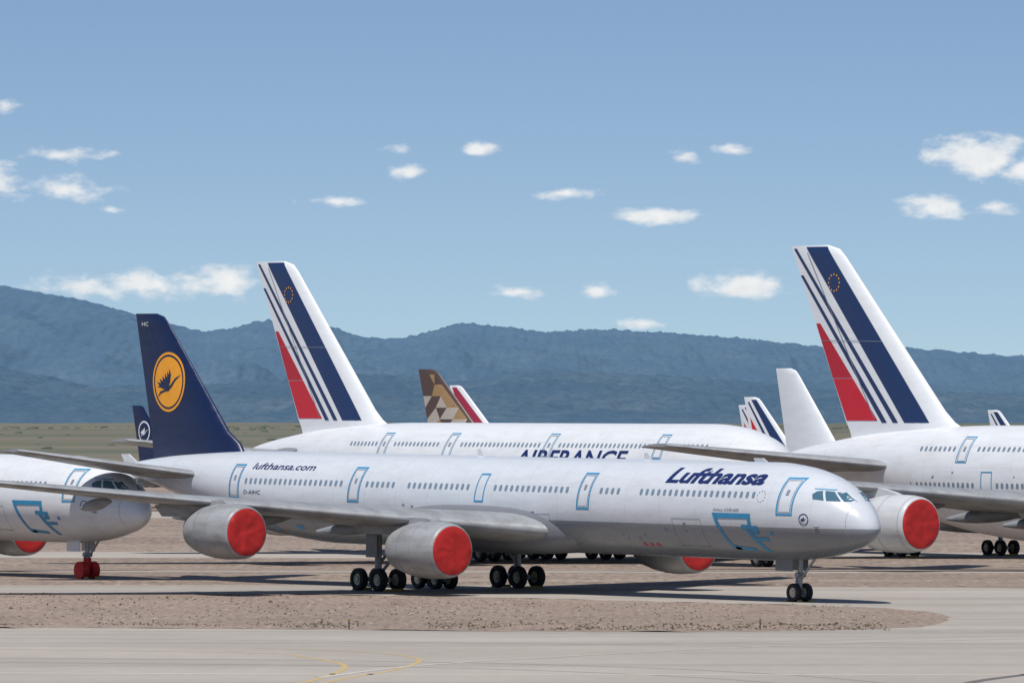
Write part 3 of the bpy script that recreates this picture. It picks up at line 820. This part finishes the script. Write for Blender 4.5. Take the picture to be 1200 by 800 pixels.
w = bpy.data.worlds.new('World'); scn.world = w; w.use_nodes = True
nt = w.node_tree; nt.nodes.clear()
out = N(nt, 'ShaderNodeOutputWorld'); bg = N(nt, 'ShaderNodeBackground')
sky = N(nt, 'ShaderNodeTexSky'); sky.sky_type = 'NISHITA'; sky.sun_disc = False
sky.sun_elevation = rad(SUN_EL); sky.sun_rotation = rad(SUN_AZ)
sky.air_density = 1.0; sky.dust_density = .3; sky.ozone_density = 1.5; sky.altitude = 900
bg.inputs[1].default_value = .1
tc = N(nt, 'ShaderNodeTexCoord'); sp = N(nt, 'ShaderNodeSeparateXYZ'); nt.links.new(tc.outputs['Generated'], sp.inputs[0])
# clear dry air: the blue of the upper sky reaches down close to the horizon
zz = math_(nt, 'ADD', math_(nt, 'MULTIPLY_ADD', math_(nt, 'MINIMUM', math_(nt, 'MAXIMUM', sp.outputs['Z'], 0), .08), .85, .063), sp.outputs['Z'])
cv = N(nt, 'ShaderNodeCombineXYZ'); nt.links.new(sp.outputs['X'], cv.inputs[0]); nt.links.new(sp.outputs['Y'], cv.inputs[1]); nt.links.new(zz, cv.inputs[2])
nv = vmath(nt, 'NORMALIZE', cv.outputs[0]); nt.links.new(nv, sky.inputs[0])
skyc = vmath(nt, 'MULTIPLY', sky.outputs[0], (.90, .94, 1.0))
yy = math_(nt, 'MAXIMUM', sp.outputs['Y'], .05)
u = math_(nt, 'DIVIDE', sp.outputs['X'], yy); v = math_(nt, 'DIVIDE', sp.outputs['Z'], yy)
cb = N(nt, 'ShaderNodeCombineXYZ'); nt.links.new(u, cb.inputs[0]); nt.links.new(v, cb.inputs[1])
mpn = vmath(nt, 'MULTIPLY', cb.outputs[0], (1, 1.9, 1))
n1 = N(nt, 'ShaderNodeTexNoise'); n1.inputs['Scale'].default_value = 210; n1.inputs['Detail'].default_value = 6; n1.inputs['Roughness'].default_value = .55
nt.links.new(mpn, n1.inputs['Vector'])
clouds = [(75, 181, 58, 9, 1.1), (75, 221, 66, 17, 1.3), (5, 125, 20, 14, 1.1), (-5, 212, 34, 28, 1.3), (130, 246, 20, 7, .9), (170, 334, 135, 20, 1.3), (262, 327, 48, 21, 1.4), (393, 236, 48, 7, 1.1),
          (563, 175, 30, 11, 1.7), (482, 202, 24, 10, 1.2), (468, 176, 24, 7, .8), (660, 227, 46, 8, 1.1), (770, 253, 56, 14, 1.6), (858, 176, 27, 9, 1.2), (800, 185, 18, 8, .8), (873, 335, 70, 20, 1.6),
          (700, 341, 22, 11, 1.2), (610, 343, 42, 8, 1.), (755, 379, 30, 8, 1.3), (1145, 183, 76, 28, 2.), (1200, 200, 36, 20, 1.6), (1095, 241, 50, 17, 1.7), (1165, 243, 28, 11, 1.2)]
acc_ = None
for (cx, cy, rx, ry, st) in clouds:
    d = vmath(nt, 'MULTIPLY', vmath(nt, 'SUBTRACT', cb.outputs[0], ((cx-600)/8000, (468-cy)/8000, 0)), (8000/rx, 8000/ry, 0))
    mk = math_(nt, 'MULTIPLY_ADD', vmath(nt, 'LENGTH', d), -st, st)
    acc_ = mk if acc_ is None else math_(nt, 'MAXIMUM', acc_, mk)
acc_ = math_(nt, 'MAXIMUM', acc_, -1.5)
den = math_(nt, 'MULTIPLY_ADD', math_(nt, 'SUBTRACT', n1.outputs[0], .50), 3.2, math_(nt, 'MULTIPLY', acc_, 1.0))
mr = N(nt, 'ShaderNodeMapRange'); mr.interpolation_type = 'SMOOTHSTEP'; mr.inputs[1].default_value = 0.0; mr.inputs[2].default_value = 1.25
nt.links.new(den, mr.inputs[0])
cf = math_(nt, 'MULTIPLY', mr.outputs[0], .94)
n2 = N(nt, 'ShaderNodeTexNoise'); n2.inputs['Scale'].default_value = 420; n2.inputs['Detail'].default_value = 2; nt.links.new(cb.outputs[0], n2.inputs['Vector'])
cc = mix_(nt, n2.outputs[0], (7.2, 7.6, 8.0), (9.8, 9.7, 9.5))
fin = mix_(nt, cf, skyc, cc)
nt.links.new(fin, bg.inputs[0]); nt.links.new(bg.outputs[0], out.inputs[0])

cam = bpy.data.cameras.new('camera'); co = bpy.data.objects.new('camera', cam); scn.collection.objects.link(co)
cam.lens = 240; cam.sensor_width = 36; cam.clip_start = 1; cam.clip_end = 30000
co.location = (0, 0, 11.55); co.rotation_euler = (rad(90)+math.atan(68/8000), 0, 0)
scn.camera = co
